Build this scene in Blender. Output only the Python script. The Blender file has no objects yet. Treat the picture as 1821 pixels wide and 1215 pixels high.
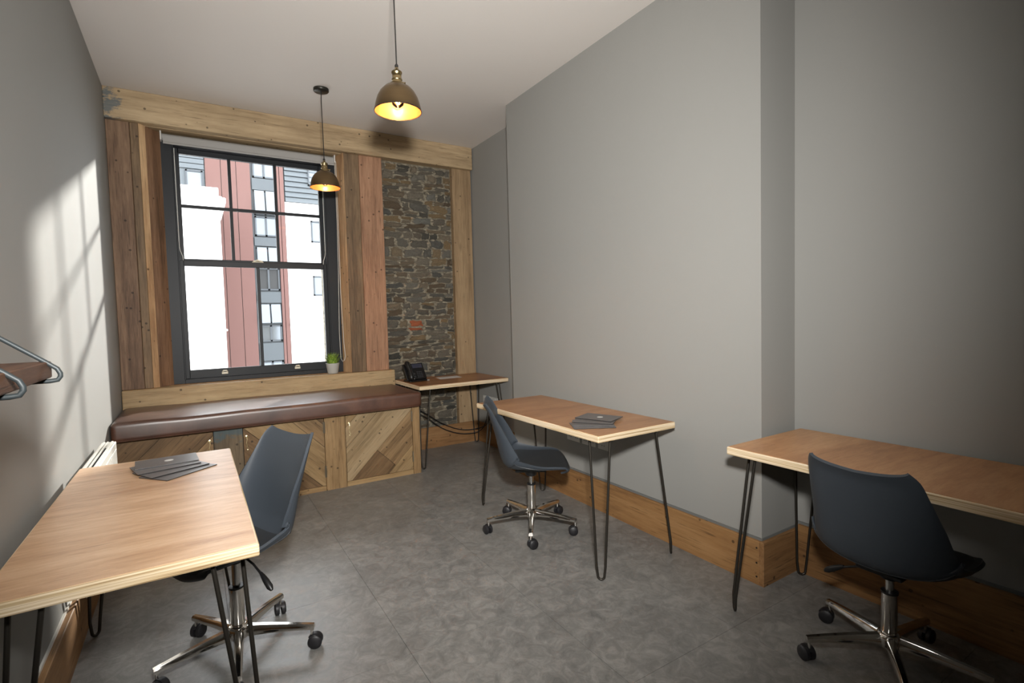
import bpy, bmesh, math, random
from mathutils import Vector, Matrix
R = math.radians
random.seed(7)
S = bpy.context.scene
COL = S.collection

# ------------------------------------------------------------------ camera
def make_camera():
    cd = bpy.data.cameras.new('camera'); cam = bpy.data.objects.new('camera', cd); COL.objects.link(cam)
    r = Vector((0.84799082, -0.52935502, -0.02635958)); u = Vector((0.04785293, 0.02693662, 0.99849112)); f = Vector((0.52784625, 0.84797269, -0.0481732))
    m = Matrix((r, u, -f)).transposed().to_4x4(); m.translation = Vector((0.4857, 0, 1.3515))
    cam.matrix_world = m
    cd.sensor_width = 36; cd.sensor_fit = 'HORIZONTAL'; cd.lens = 908.498/1821*36
    cd.clip_start = .05; cd.clip_end = 200
    S.camera = cam
make_camera()

# ------------------------------------------------------------------ sky, sun, photographer's flash, exposure
SKY = 9.0
SUN = 8.5
FLASH = 640
w = bpy.data.worlds.new('sky'); S.world = w; w.use_nodes = True
bg = w.node_tree.nodes['Background']; bg.inputs[0].default_value = (0.93, 0.96, 1.0, 1); bg.inputs[1].default_value = SKY

def light(name, kind, loc, energy, color=(1, 1, 1), direction=None, **kw):
    ld = bpy.data.lights.new(name, kind); ld.energy = energy; ld.color = color
    for k, val in kw.items(): setattr(ld, k, val)
    o = bpy.data.objects.new(name, ld); COL.objects.link(o); o.location = loc
    if direction: o.rotation_euler = Vector(direction).to_track_quat('-Z', 'Y').to_euler()
    return o
light('low_sun', 'SUN', (6, 14, 7), SUN, (1.0, .955, .89), (-.562, -1, -.405), angle=R(2.6))
light('camera_flash', 'SPOT', (.57, .02, 1.70), FLASH, (1.0, .98, .945), (1.85, 4.15, .0), spot_size=R(114.5), spot_blend=1.0, shadow_soft_size=.07)
p = light('window_portal', 'AREA', (1.0, 5.42, 1.87), 1, direction=(0, -1, 0), shape='RECTANGLE', size=1.4, size_y=2.1)
p.data.cycles.is_portal = True

S.view_settings.view_transform = 'Standard'; S.view_settings.look = 'None'
S.view_settings.gamma = 1; S.view_settings.use_curve_mapping = False
S.view_settings.exposure = 0.0

# ------------------------------------------------------------------ helpers
def fz(y):                                   # the old floor rises slightly to the window
    return .009*(y-1.5)

def box(bm, x0, x1, y0, y1, z0, z1, bev=0, seg=1):
    vs = [bm.verts.new((x, y, z)) for x in (x0, x1) for y in (y0, y1) for z in (z0, z1)]
    F = [bm.faces.new([vs[i] for i in q]) for q in ((0,1,3,2), (4,6,7,5), (0,4,5,1), (2,3,7,6), (0,2,6,4), (1,5,7,3))]
    if bev:
        es = set(e for f in F for e in f.edges)
        bmesh.ops.bevel(bm, geom=list(es), offset=bev, segments=seg, profile=.5, affect='EDGES')
    return vs

def tube(bm, pts, r, seg=8, caps=True, radii=None):
    pts = [Vector(p) for p in pts]; n = len(pts); rings = []
    t = (pts[1]-pts[0]).normalized(); a = t.orthogonal().normalized()
    for i, p in enumerate(pts):
        if i == 0: d = pts[1]-pts[0]
        elif i == n-1: d = pts[-1]-pts[-2]
        else: d = (pts[i+1]-p).normalized()+(p-pts[i-1]).normalized()
        if d.length < 1e-9: d = t
        t = d.normalized(); a = (a-t*a.dot(t)).normalized(); b = t.cross(a)
        rr = radii[i] if radii else r
        rings.append([bm.verts.new(p+(a*math.cos(k*2*math.pi/seg)+b*math.sin(k*2*math.pi/seg))*rr) for k in range(seg)])
    for A, B in zip(rings, rings[1:]):
        for k in range(seg): bm.faces.new((A[k], A[(k+1) % seg], B[(k+1) % seg], B[k]))
    if caps: bm.faces.new(rings[0][::-1]); bm.faces.new(rings[-1])

def lathe(bm, prof, c=(0, 0, 0), seg=24, axis='z'):
    rings = []
    for r, z in prof:
        ring = []
        for k in range(seg):
            a = 2*math.pi*k/seg
            if axis == 'z': p = (c[0]+r*math.cos(a), c[1]+r*math.sin(a), c[2]+z)
            elif axis == 'x': p = (c[0]+z, c[1]+r*math.cos(a), c[2]+r*math.sin(a))
            else: p = (c[0]+r*math.sin(a), c[1]+z, c[2]+r*math.cos(a))
            ring.append(bm.verts.new(p))
        rings.append(ring)
    for A, B in zip(rings, rings[1:]):
        for k in range(seg): bm.faces.new((A[k], A[(k+1) % seg], B[(k+1) % seg], B[k]))
    if prof[0][0] > 1e-6: bm.faces.new(rings[0][::-1])
    if prof[-1][0] > 1e-6: bm.faces.new(rings[-1])

def link_mesh(name, me, parent=None, loc=(0, 0, 0)):
    o = bpy.data.objects.new(name, me); COL.objects.link(o); o.location = loc
    if parent: o.parent = parent
    return o

def obj(name, bm, m, parent=None, world=False, smooth=False, loc=(0, 0, 0)):
    """one mesh object; world=True: the bmesh is in room coordinates and the parent stands at its own base"""
    bmesh.ops.remove_doubles(bm, verts=bm.verts, dist=1e-6)
    bmesh.ops.recalc_face_normals(bm, faces=bm.faces)
    if world and parent: bmesh.ops.translate(bm, verts=bm.verts, vec=-Vector(parent.location))
    me = bpy.data.meshes.new(name); bm.to_mesh(me); bm.free()
    for x in (m if isinstance(m, (list, tuple)) else [m]): me.materials.append(x)
    if smooth:
        for p_ in me.polygons: p_.use_smooth = True
        if smooth != 'all':
            me.set_sharp_from_angle(angle=R(smooth if smooth is not True else 40))
    return link_mesh(name, me, parent, loc)

def tag(o, label=None, cat=None, group=None, kind=None):
    if label: o['label'] = label
    if cat: o['category'] = cat
    if group: o['group'] = group
    if kind: o['kind'] = kind
    return o

def thing(name, label, cat, loc=(0, 0, 0), rotz=0, group=None):
    o = bpy.data.objects.new(name, None); COL.objects.link(o); o.location = loc; o.rotation_euler = (0, 0, rotz)
    o.empty_display_size = .1
    return tag(o, label, cat, group)

def struct(name, bm, m, label=None, **k):
    o = obj(name, bm, m, **k); o['kind'] = 'structure'
    if label: o['label'] = label
    return o

def B(*a, **k):
    bm = bmesh.new(); box(bm, *a, **k); return bm

# ------------------------------------------------------------------ materials
def s2l(c):
    return tuple((x/255/12.92 if x/255 <= .04045 else ((x/255+.055)/1.055)**2.4) for x in c)+(1,)

def mat(name):
    m = bpy.data.materials.new(name); m.use_nodes = True; nt = m.node_tree
    b = nt.nodes['Principled BSDF']
    return m, nt, b

def N(nt, t, **k):
    n = nt.nodes.new(t)
    for a, v_ in k.items(): setattr(n, a, v_)
    return n

def L(nt, a, b): nt.links.new(a, b)

def ramp(nt, fac, stops):
    n = N(nt, 'ShaderNodeValToRGB'); e = n.color_ramp.elements
    while len(e) < len(stops): e.new(.5)
    for i, (p_, c) in enumerate(stops): e[i].position = p_; e[i].color = c
    L(nt, fac, n.inputs[0]); return n.outputs[0]

def mixc(nt, fac, a, b, mode='MIX'):
    n = N(nt, 'ShaderNodeMix', data_type='RGBA', blend_type=mode)
    for sock, v_ in ((n.inputs[0], fac), (n.inputs[6], a), (n.inputs[7], b)):
        if hasattr(v_, 'links'): L(nt, v_, sock)
        else: sock.default_value = v_
    return n.outputs[2]

def math_(nt, op, a, b=0.0, clamp=False):
    n = N(nt, 'ShaderNodeMath', operation=op); n.use_clamp = clamp
    for i, v_ in enumerate((a, b)):
        if hasattr(v_, 'links'): L(nt, v_, n.inputs[i])
        else: n.inputs[i].default_value = v_
    return n.outputs[0]

def coords(nt, scale, rnd=True, src='Object'):
    tc = N(nt, 'ShaderNodeTexCoord'); mp = N(nt, 'ShaderNodeMapping'); mp.inputs['Scale'].default_value = scale
    if rnd:
        oi = N(nt, 'ShaderNodeObjectInfo'); cb = N(nt, 'ShaderNodeCombineXYZ')
        for i, k in enumerate((37.0, 61.0, 23.0)): L(nt, math_(nt, 'MULTIPLY', oi.outputs['Random'], k), cb.inputs[i])
        va = N(nt, 'ShaderNodeVectorMath', operation='ADD'); L(nt, tc.outputs[src], va.inputs[0]); L(nt, cb.outputs[0], va.inputs[1])
        L(nt, va.outputs[0], mp.inputs['Vector'])
    else: L(nt, tc.outputs[src], mp.inputs['Vector'])
    return mp.outputs[0], tc

def noise(nt, vec, scale, detail=4, rough=.6, dist=0):
    n = N(nt, 'ShaderNodeTexNoise'); n.inputs['Scale'].default_value = scale; n.inputs['Detail'].default_value = detail
    n.inputs['Roughness'].default_value = rough; n.inputs['Distortion'].default_value = dist
    L(nt, vec, n.inputs['Vector']); return n.outputs['Fac']

def bump(nt, b, h, strength, dist=.01):
    n = N(nt, 'ShaderNodeBump'); n.inputs['Strength'].default_value = strength; n.inputs['Distance'].default_value = dist
    L(nt, h, n.inputs['Height']); L(nt, n.outputs[0], b.inputs['Normal'])

def plain(name, c, rough=.5, metal=0, spec=.5, bumpk=0, bscale=60, coat=0):
    m, nt, b = mat(name)
    b.inputs['Base Color'].default_value = s2l(c); b.inputs['Roughness'].default_value = rough
    b.inputs['Metallic'].default_value = metal; b.inputs['Specular IOR Level'].default_value = spec
    b.inputs['Coat Weight'].default_value = coat
    v_, _ = coords(nt, (1, 1, 1), False)
    n = noise(nt, v_, bscale)
    if bumpk: bump(nt, b, n, bumpk, .004)
    L(nt, mixc(nt, math_(nt, 'MULTIPLY', n, .12), s2l(c), s2l(tuple(x*.72 for x in c))), b.inputs['Base Color'])
    return m

def wood(name, dark, mid, lightc, axis='z', rough=.62, knots=.5, spec=.3, fine=1.0, contrast=1.0, stain=None, wear=.5):
    """sawn board; the grain runs along the given axis of the object"""
    m, nt, b = mat(name)
    sc = {'x': (.55, 7, 7), 'y': (7, .55, 7), 'z': (7, 7, .55)}[axis]
    v_, tc = coords(nt, sc)
    n1 = noise(nt, v_, 1.0, 3, .55, .6)
    n2 = noise(nt, v_, 7.0*fine, 5, .7, .2)
    sc2 = tuple(x*(3 if x > 1 else 1.4) for x in sc)
    v2, _ = coords(nt, sc2)
    n3 = noise(nt, v2, 6.0*fine, 3, .6)
    f = math_(nt, 'ADD', math_(nt, 'MULTIPLY', n1, .55), math_(nt, 'MULTIPLY', n2, .45))
    lo = .5-.13/contrast; hi = .5+.13/contrast
    c = ramp(nt, f, [(lo, s2l(dark)), (.5, s2l(mid)), (hi, s2l(lightc))])
    streak = ramp(nt, n3, [(.30, (1, 1, 1, 1)), (.40, (0, 0, 0, 1))])
    c = mixc(nt, math_(nt, 'MULTIPLY', streak, .62), c, s2l(tuple(x*.55 for x in dark)))
    # broad weathering patches
    v3, _ = coords(nt, (2.2, 2.2, 2.2))
    w_ = ramp(nt, noise(nt, v3, 1.4, 4, .6), [(.38, (0, 0, 0, 1)), (.7, (1, 1, 1, 1))])
    c = mixc(nt, math_(nt, 'MULTIPLY', w_, wear*.5), c, s2l(tuple(x*.74 for x in mid)))
    v6, _ = coords(nt, (1, 1, 1)); sp = N(nt, 'ShaderNodeTexVoronoi'); sp.inputs['Scale'].default_value = 13.0; L(nt, v6, sp.inputs['Vector'])
    c = mixc(nt, math_(nt, 'MULTIPLY', ramp(nt, sp.outputs['Distance'], [(.0, (1, 1, 1, 1)), (.09, (1, 1, 1, 1)), (.13, (0, 0, 0, 1))]), .7), c, s2l(tuple(x*.35 for x in dark)))
    if knots:
        kv = {'x': (1.5, 5, 5), 'y': (5, 1.5, 5), 'z': (5, 5, 1.5)}[axis]
        v4, _ = coords(nt, kv)
        vo = N(nt, 'ShaderNodeTexVoronoi'); vo.inputs['Scale'].default_value = 1.0; L(nt, v4, vo.inputs['Vector'])
        k = ramp(nt, vo.outputs['Distance'], [(.0, (1, 1, 1, 1)), (.10, (0, 0, 0, 1))])
        c = mixc(nt, math_(nt, 'MULTIPLY', k, knots), c, s2l(tuple(x*.42 for x in dark)))
    if stain:                                 # remains of old paint near one end of the board
        sx = N(nt, 'ShaderNodeSeparateXYZ'); L(nt, tc.outputs['Object'], sx.inputs[0])
        v5, _ = coords(nt, (9, 9, 16))
        g = math_(nt, 'SUBTRACT', noise(nt, v5, 1, 4, .7), math_(nt, 'MULTIPLY', math_(nt, 'ABSOLUTE', math_(nt, 'SUBTRACT', sx.outputs[stain[1]], stain[2])), stain[3]))
        g = ramp(nt, g, [(.33, (0, 0, 0, 1)), (.44, (1, 1, 1, 1))])
        c = mixc(nt, math_(nt, 'MULTIPLY', g, .7), c, s2l(stain[0]))
    L(nt, c, b.inputs['Base Color'])
    b.inputs['Roughness'].default_value = rough; b.inputs['Specular IOR Level'].default_value = spec
    bump(nt, b, math_(nt, 'ADD', n2, math_(nt, 'MULTIPLY', n3, .6)), .35, .003)
    return m

M = {}
# painted surfaces
def paint(name, c, rough=.75, spec=.25):
    m, nt, b = mat(name)
    v_, _ = coords(nt, (1, 1, 1), False)
    n = noise(nt, v_, 1.1, 3, .5); n2 = noise(nt, v_, 160, 3, .6)
    L(nt, mixc(nt, math_(nt, 'MULTIPLY', n, .14), s2l(c), s2l(tuple(x*.88 for x in c))), b.inputs['Base Color'])
    b.inputs['Roughness'].default_value = rough; b.inputs['Specular IOR Level'].default_value = spec
    bump(nt, b, n2, .06, .002); return m
M['wall'] = paint('grey_wall_paint', (144, 143, 139))
M['ceil'] = paint('white_ceiling_paint', (218, 212, 206), .85)
M['grey_strip'] = plain('grey_skirting_strip', (105, 106, 104), .7)  # dark grey strip along the top edge of the skirtings
M['radiator'] = plain('white_enamel', (232, 230, 222), .35)
M['radiator_dark'] = plain('radiator_slot', (60, 62, 66), .6)
M['frame'] = plain('black_window_paint', (27, 30, 34), .5, spec=.35, bumpk=.15, bscale=30)
M['white_plastic'] = plain('white_plastic', (214, 212, 206), .4)
M['grey_plate'] = plain('grey_socket_plate', (196, 195, 190), .4)
M['blind'] = plain('blind_fabric', (160, 158, 155), .8, bumpk=.2, bscale=300)
M['cream'] = plain('cream_metal', (222, 216, 196), .4)
M['cord'] = plain('white_cord', (222, 220, 212), .7)
M['chrome'] = plain('chrome', (226, 222, 216), .09, 1.0)
M['piston'] = plain('satin_chrome', (198, 198, 196), .22, 1.0)
M['steel'] = plain('raw_dark_steel', (72, 68, 62), .42, .85)
M['bracket'] = plain('grey_painted_steel', (52, 58, 60), .5, .2)
M['caster'] = plain('black_nylon', (26, 25, 28), .5)
M['caster_rim'] = plain('dark_nylon_tread', (44, 42, 46), .6)
M['black'] = plain('black_plastic', (20, 20, 21), .4)
M['phone'] = plain('phone_plastic', (14, 14, 15), .42)
M['silver'] = plain('silver_trim', (190, 190, 188), .3, .7)
M['key'] = plain('phone_keys', (52, 52, 55), .5)
M['screen'] = plain('phone_lcd', (52, 54, 68), .3)
M['paper'] = plain('white_paper', (205, 201, 196), .7)
M['cable'] = plain('black_cable', (22, 22, 24), .5)
M['hook'] = plain('pale_brass', (222, 204, 160), .3, .8)
M['hinge'] = plain('aged_steel_hinge', (128, 118, 100), .4, .8)
M['pot'] = plain('grey_glazed_pot', (182, 181, 176), .5)
M['soil'] = plain('dark_soil', (52, 42, 32), .9, bumpk=.6)
M['carcass'] = plain('cabinet_inside', (30, 25, 21), .8)
M['canopy'] = plain('dark_bronze', (52, 50, 44), .4, .6)
M['flex'] = plain('black_fabric_flex', (30, 27, 25), .8)
M['folder'] = plain('dark_grey_card', (92, 88, 87), .36, spec=.5)
M['folder_logo'] = plain('silver_print', (205, 204, 200), .4)
M['shellmat'] = plain('charcoal_moulded_plastic', (58, 64, 71), .46, spec=.45)
M['padmat'] = plain('charcoal_leatherette', (50, 53, 56), .48, bumpk=.12, bscale=220, spec=.4)

# woods
M['beam'] = wood('pale_old_beam', (136, 114, 86), (173, 150, 117), (194, 171, 137), 'x', knots=.35, contrast=.8, stain=((58, 88, 104), 0, .03, 3.2))
M['apron'] = wood('pale_apron_board', (119, 98, 70), (165, 140, 104), (187, 163, 125), 'x', knots=.6, contrast=.8)
M['plank_dark'] = wood('weathered_brown_plank', (83, 63, 49), (119, 94, 74), (143, 116, 92), 'z', knots=.6)
M['plank_grey'] = wood('grey_brown_plank', (90, 73, 55), (121, 99, 75), (145, 121, 92), 'z', knots=.6)
M['plank_edge'] = wood('pale_edge_plank', (146, 112, 81), (183, 148, 110), (204, 171, 131), 'z', knots=.3)  # paler wood colours for the reveal edges and window board
M['plank_red'] = wood('reddish_plank', (128, 93, 70), (163, 124, 97), (181, 142, 113), 'z', knots=.5)
M['plank_brown'] = wood('brown_reveal_plank', (92, 68, 50), (126, 95, 71), (146, 114, 88), 'z', knots=.5)
M['plank_tan'] = wood('tan_post', (127, 104, 77), (156, 131, 100), (173, 148, 114), 'z', knots=.45, contrast=.8)
M['skirt_x'] = wood('timber_skirting_x', (104, 74, 46), (138, 102, 66), (154, 118, 80), 'x', knots=.4, contrast=.8)
M['skirt_y'] = wood('timber_skirting_y', (110, 78, 48), (146, 108, 68), (162, 124, 82), 'y', knots=.4, contrast=.8)
M['shelf'] = wood('dark_stained_shelf', (50, 34, 25), (78, 54, 40), (98, 70, 52), 'y', knots=.2)
M['d_dark'] = wood('door_plank_dark', (74, 56, 36), (106, 82, 56), (126, 100, 70), 'x', knots=.5)
M['d_mid'] = wood('door_plank_mid', (98, 76, 50), (134, 108, 76), (152, 126, 92), 'x', knots=.6)
M['d_light'] = wood('door_plank_light', (118, 97, 68), (152, 130, 98), (168, 146, 114), 'x', knots=.4, contrast=.8)
M['d_tan'] = wood('door_plank_tan', (112, 88, 58), (146, 120, 84), (162, 136, 99), 'x', knots=.6)
M['post_blue'] = wood('frame_post_painted', (72, 60, 46), (96, 82, 64), (118, 102, 80), 'z', knots=.4, stain=((66, 86, 92), 2, .56, 3.0))
M['post_tan'] = wood('frame_post_tan', (112, 86, 56), (146, 118, 82), (164, 136, 98), 'z', knots=.4)
M['rail'] = wood('frame_rail', (116, 90, 60), (152, 124, 86), (170, 142, 102), 'x', knots=.4)

def ply_top(name, dark, mid, lightc, axis, rough=.34):
    m, nt, b = mat(name)
    sc = {'x': (.8, 4.5, 4.5), 'y': (4.5, .8, 4.5)}[axis]
    v_, _ = coords(nt, sc)
    n1 = noise(nt, v_, 1.0, 4, .6, 1.2)
    n2 = noise(nt, v_, 9.0, 5, .75, .4)
    f = math_(nt, 'ADD', math_(nt, 'MULTIPLY', n1, .5), math_(nt, 'MULTIPLY', n2, .5))
    c = ramp(nt, f, [(.34, s2l(dark)), (.5, s2l(mid)), (.64, s2l(lightc))])
    fl = ramp(nt, noise(nt, v_, 4.0, 2, .5, .3), [(.70, (0, 0, 0, 1)), (.78, (1, 1, 1, 1))])
    c = mixc(nt, math_(nt, 'MULTIPLY', fl, .4), c, s2l(tuple(x*.72 for x in dark)))
    L(nt, c, b.inputs['Base Color']); b.inputs['Roughness'].default_value = rough; b.inputs['Specular IOR Level'].default_value = .45
    bump(nt, b, n2, .12, .002); return m
M['ply_left'] = ply_top('varnished_ply_face_left', (166, 127, 94), (194, 157, 122), (210, 177, 144), 'x')
M['ply_mid'] = ply_top('varnished_ply_face_mid', (132, 90, 58), (158, 114, 77), (174, 131, 93), 'x')
M['ply_right'] = ply_top('varnished_ply_face_right', (158, 112, 73), (184, 135, 92), (200, 155, 110), 'x')
M['ply_far'] = ply_top('varnished_ply_face_far', (120, 78, 46), (148, 100, 62), (164, 116, 76), 'x')
def ply_edge():
    m, nt, b = mat('plywood_edge')
    v_, _ = coords(nt, (1.2, 1.2, 75))
    n = noise(nt, v_, 1.6, 3, .55, .15)
    v2, _ = coords(nt, (10, 10, 260)); n2 = noise(nt, v2, 1.0, 3, .6)
    c = ramp(nt, n, [(.30, s2l((120, 92, 58))), (.42, s2l((204, 182, 144))), (.60, s2l((234, 217, 190))), (.75, s2l((218, 198, 166)))])
    c = mixc(nt, math_(nt, 'MULTIPLY', n2, .25), c, s2l((166, 134, 92)))
    tc = N(nt, 'ShaderNodeTexCoord'); sx = N(nt, 'ShaderNodeSeparateXYZ'); L(nt, tc.outputs['Object'], sx.inputs[0])
    fr = math_(nt, 'FRACT', math_(nt, 'MULTIPLY', math_(nt, 'ADD', sx.outputs[2], math_(nt, 'MULTIPLY', n, .002)), 1/.0072))
    c = mixc(nt, math_(nt, 'MULTIPLY', ramp(nt, fr, [(.0, (1, 1, 1, 1)), (.16, (1, 1, 1, 1)), (.26, (0, 0, 0, 1)), (1, (0, 0, 0, 1))]), .5), c, s2l((150, 118, 76)))
    L(nt, c, b.inputs['Base Color']); b.inputs['Roughness'].default_value = .55; bump(nt, b, n, .2, .001); return m
M['ply_edge'] = ply_edge()

def leather():
    m, nt, b = mat('brown_leather')
    v_, _ = coords(nt, (1, 1, 1), False)
    n = noise(nt, v_, 3.0, 5, .65, .4); n2 = noise(nt, v_, 120, 3, .6)
    L(nt, ramp(nt, n, [(.3, s2l((54, 31, 21))), (.55, s2l((78, 46, 30))), (.75, s2l((100, 62, 40)))]), b.inputs['Base Color'])
    L(nt, ramp(nt, n, [(.3, (.36, .36, .36, 1)), (.7, (.46, .46, .46, 1))]), b.inputs['Roughness'])
    b.inputs['Specular IOR Level'].default_value = .85; b.inputs['Coat Weight'].default_value = .45; b.inputs['Coat Roughness'].default_value = .36; bump(nt, b, n2, .03, .002); return m
M['leather'] = leather()

def floor_mat():
    m, nt, b = mat('concrete_effect_vinyl')
    v_, _ = coords(nt, (1, 1, 1), False, 'Object')
    n1 = noise(nt, v_, 2.6, 6, .66, .5); n2 = noise(nt, v_, 15, 6, .74, 1.0); n3 = noise(nt, v_, 60, 3, .6)
    f = math_(nt, 'ADD', math_(nt, 'MULTIPLY', n1, .33), math_(nt, 'MULTIPLY', n2, .67))
    c = ramp(nt, f, [(.34, s2l((94, 93, 91))), (.5, s2l((119, 118, 115))), (.64, s2l((143, 141, 137)))])
    sc = ramp(nt, noise(nt, v_, 26, 4, .8, 2.5), [(.60, (0, 0, 0, 1)), (.70, (1, 1, 1, 1))])
    c = mixc(nt, math_(nt, 'MULTIPLY', sc, .22), c, s2l((160, 158, 152)))
    oi = N(nt, 'ShaderNodeObjectInfo')
    c = mixc(nt, math_(nt, 'MULTIPLY', oi.outputs['Random'], .12), c, s2l((94, 92, 89)))
    L(nt, c, b.inputs['Base Color'])
    L(nt, ramp(nt, n2, [(.3, (.30, .30, .30, 1)), (.7, (.42, .42, .42, 1))]), b.inputs['Roughness'])
    b.inputs['Specular IOR Level'].default_value = .5; bump(nt, b, math_(nt, 'ADD', n2, n3), .08, .003); return m
M['floor'] = floor_mat()
M['floor_base'] = plain('floor_joint', (84, 82, 79), .8)

def stone_mat():
    m, nt, b = mat('rubble_slate')
    oi = N(nt, 'ShaderNodeObjectInfo')
    base = ramp(nt, oi.outputs['Random'], [(0, s2l((90, 90, 84))), (.2, s2l((150, 143, 128))), (.36, s2l((108, 112, 110))), (.5, s2l((172, 157, 134))), (.64, s2l((130, 112, 90))), (.8, s2l((156, 155, 146))), (.92, s2l((176, 150, 112)))])
    v_, _ = coords(nt, (9, 9, 30)); n = noise(nt, v_, 1.4, 5, .7, .4)
    v2, _ = coords(nt, (30, 30, 90)); n2 = noise(nt, v2, 1, 4, .7)
    c = mixc(nt, ramp(nt, n, [(.35, (.75, .75, .75, 1)), (.6, (0, 0, 0, 1))]), base, s2l((60, 57, 52)))
    c = mixc(nt, ramp(nt, n2, [(.55, (0, 0, 0, 1)), (.72, (.55, .55, .55, 1))]), c, s2l((142, 128, 106)))
    L(nt, c, b.inputs['Base Color']); b.inputs['Roughness'].default_value = .62; b.inputs['Specular IOR Level'].default_value = .4
    bump(nt, b, math_(nt, 'ADD', n, n2), .9, .012); return m
M['stone'] = stone_mat()
M['brick'] = plain('old_red_brick', (148, 82, 52), .85, bumpk=.8, bscale=40)
def mortar():
    m, nt, b = mat('lime_mortar')
    v_, _ = coords(nt, (1, 1, 1.6), False); n = noise(nt, v_, 26, 6, .75, .5)
    L(nt, ramp(nt, n, [(.35, s2l((80, 75, 66))), (.55, s2l((156, 146, 126))), (.7, s2l((184, 175, 155)))]), b.inputs['Base Color'])
    b.inputs['Roughness'].default_value = .95; bump(nt, b, n, 1.0, .02); return m
M['mortar'] = mortar()

def glass(name, tint=(.97, .98, .98, 1), refl=.06):
    m, nt, b = mat(name); nt.nodes.remove(b)
    t = N(nt, 'ShaderNodeBsdfTransparent'); t.inputs[0].default_value = tint
    g = N(nt, 'ShaderNodeBsdfGlossy'); g.inputs['Roughness'].default_value = .02
    fr = N(nt, 'ShaderNodeFresnel'); fr.inputs[0].default_value = 1.45
    mx = N(nt, 'ShaderNodeMixShader'); L(nt, fr.outputs[0], mx.inputs[0]); L(nt, t.outputs[0], mx.inputs[1]); L(nt, g.outputs[0], mx.inputs[2])
    L(nt, mx.outputs[0], nt.nodes['Material Output'].inputs[0]); return m
M['glass'] = glass('clear_window_glass')
def emit(name, c, k):
    m, nt, b = mat(name); b.inputs['Base Color'].default_value = (0, 0, 0, 1)
    b.inputs['Emission Color'].default_value = c; b.inputs['Emission Strength'].default_value = k; return m
M['filament'] = emit('glowing_filament', (1, .62, .25, 1), 160)
M['bulb'] = glass('bulb_glass', (1, .93, .8, 1))

def brass(name, c, rough):
    m, nt, b = mat(name)
    v_, _ = coords(nt, (1, 1, 40), False); n = noise(nt, v_, 3, 3, .5)
    L(nt, mixc(nt, math_(nt, 'MULTIPLY', n, .3), s2l(c), s2l(tuple(x*.7 for x in c))), b.inputs['Base Color'])
    b.inputs['Metallic'].default_value = 1; b.inputs['Roughness'].default_value = rough
    b.inputs['Anisotropic'].default_value = .5; return m
M['brass'] = brass('antique_brass', (132, 112, 84), .30)
M['brass_in'] = brass('inner_copper_brass', (226, 158, 104), .36)
M['brass_cap'] = brass('brass_lampholder', (172, 152, 112), .25)

def grass_mat():
    m, nt, b = mat('grass_blades')
    v_, _ = coords(nt, (1, 1, 1), False); n = noise(nt, v_, 90, 2, .5)
    L(nt, ramp(nt, n, [(.3, s2l((60, 92, 28))), (.5, s2l((118, 150, 50))), (.7, s2l((176, 196, 96)))]), b.inputs['Base Color'])
    b.inputs['Roughness'].default_value = .45; return m
M['grass'] = grass_mat()

# outside
M['render_white'] = plain('white_render', (214, 213, 210), .8, bumpk=.1, bscale=8)
M['cladding'] = plain('terracotta_cladding', (84, 54, 48), .7, bumpk=.1)
M['ext_grey'] = plain('grey_spandrel', (52, 58, 62), .5)
M['ext_frame'] = plain('grey_window_frame', (48, 53, 58), .45)
M['ext_board'] = plain('grey_weatherboard', (68, 74, 78), .6)
M['ext_dark'] = plain('dark_opening', (34, 34, 34), .7)
M['street'] = plain('asphalt', (120, 120, 118), .9)
def extglass():
    m, nt, b = mat('reflective_glass'); b.inputs['Base Color'].default_value = s2l((96, 102, 108)); b.inputs['Roughness'].default_value = .08
    b.inputs['Metallic'].default_value = .55; b.inputs['Specular IOR Level'].default_value = .8
    v_, _ = coords(nt, (1, 1, .5)); bump(nt, b, noise(nt, v_, 2, 2, .5), .02, .02); return m
M['ext_glass'] = extglass()

# ------------------------------------------------------------------ the room
H = 3.1325
XB, YB, YC, XA, XD = 2.809, 3.731, 1.455, 3.068, 3.10
YN = -1.9
# floor: base and square vinyl tiles
bm = bmesh.new()
vs = box(bm, -.1, 3.3, YN-.1, 5.2, -.15, -.004)
for v_ in bm.verts:
    v_.co.z += fz(v_.co.y)
flo = struct('floor', bm, M['floor_base'], 'grey concrete effect vinyl tile floor')
TS = .61; gx = [0.0]; x = 1.17-TS
while x > 0: gx.append(x); x -= TS
x = 1.17
while x < 3.1: gx.append(x); x += TS
gx = sorted(set(round(a, 4) for a in gx))+[3.1]
gy = []; y = 1.93
while y > YN: gy.append(y); y -= TS
gy.append(YN); y = 1.93+TS
while y < 4.95: gy.append(y); y += TS
gy.append(4.95); gy = sorted(gy)
g = .0007
for a, b_ in zip(gx, gx[1:]):
    for c, d in zip(gy, gy[1:]):
        if b_-a < .02: continue
        bm = B(a+g, b_-g, c+g, d-g, -.0045, 0)
        for v_ in bm.verts: v_.co.z += fz(v_.co.y)
        obj('floor_tile', bm, M['floor'], flo)

struct('ceiling', B(-.12, 3.35, YN-.1, 5.25, H, H+.12), M['ceil'], 'white painted ceiling')
struct('wall_left', B(-.15, 0, YN-.1, 4.93, -.1, H+.02), M['wall'], 'grey painted wall left of the window')
struct('wall_alcove', B(XA, XA+.3, YB-.05, 4.93, -.1, H+.02), M['wall'], 'grey painted alcove wall beside the stone panel')
struct('wall_chimney_breast', B(XB, XA+.3, YC, YB, -.1, H+.02), M['wall'], 'grey painted chimney breast that juts into the room')
struct('wall_right', B(XD, XD+.25, YN-.1, YC, -.1, H+.02), M['wall'], 'grey painted wall behind the right desk')
struct('wall_back', B(-.15, XD+.25, YN-.15, YN, -.1, H+.02), M['wall'], 'grey painted wall at the back of the room')

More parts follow.
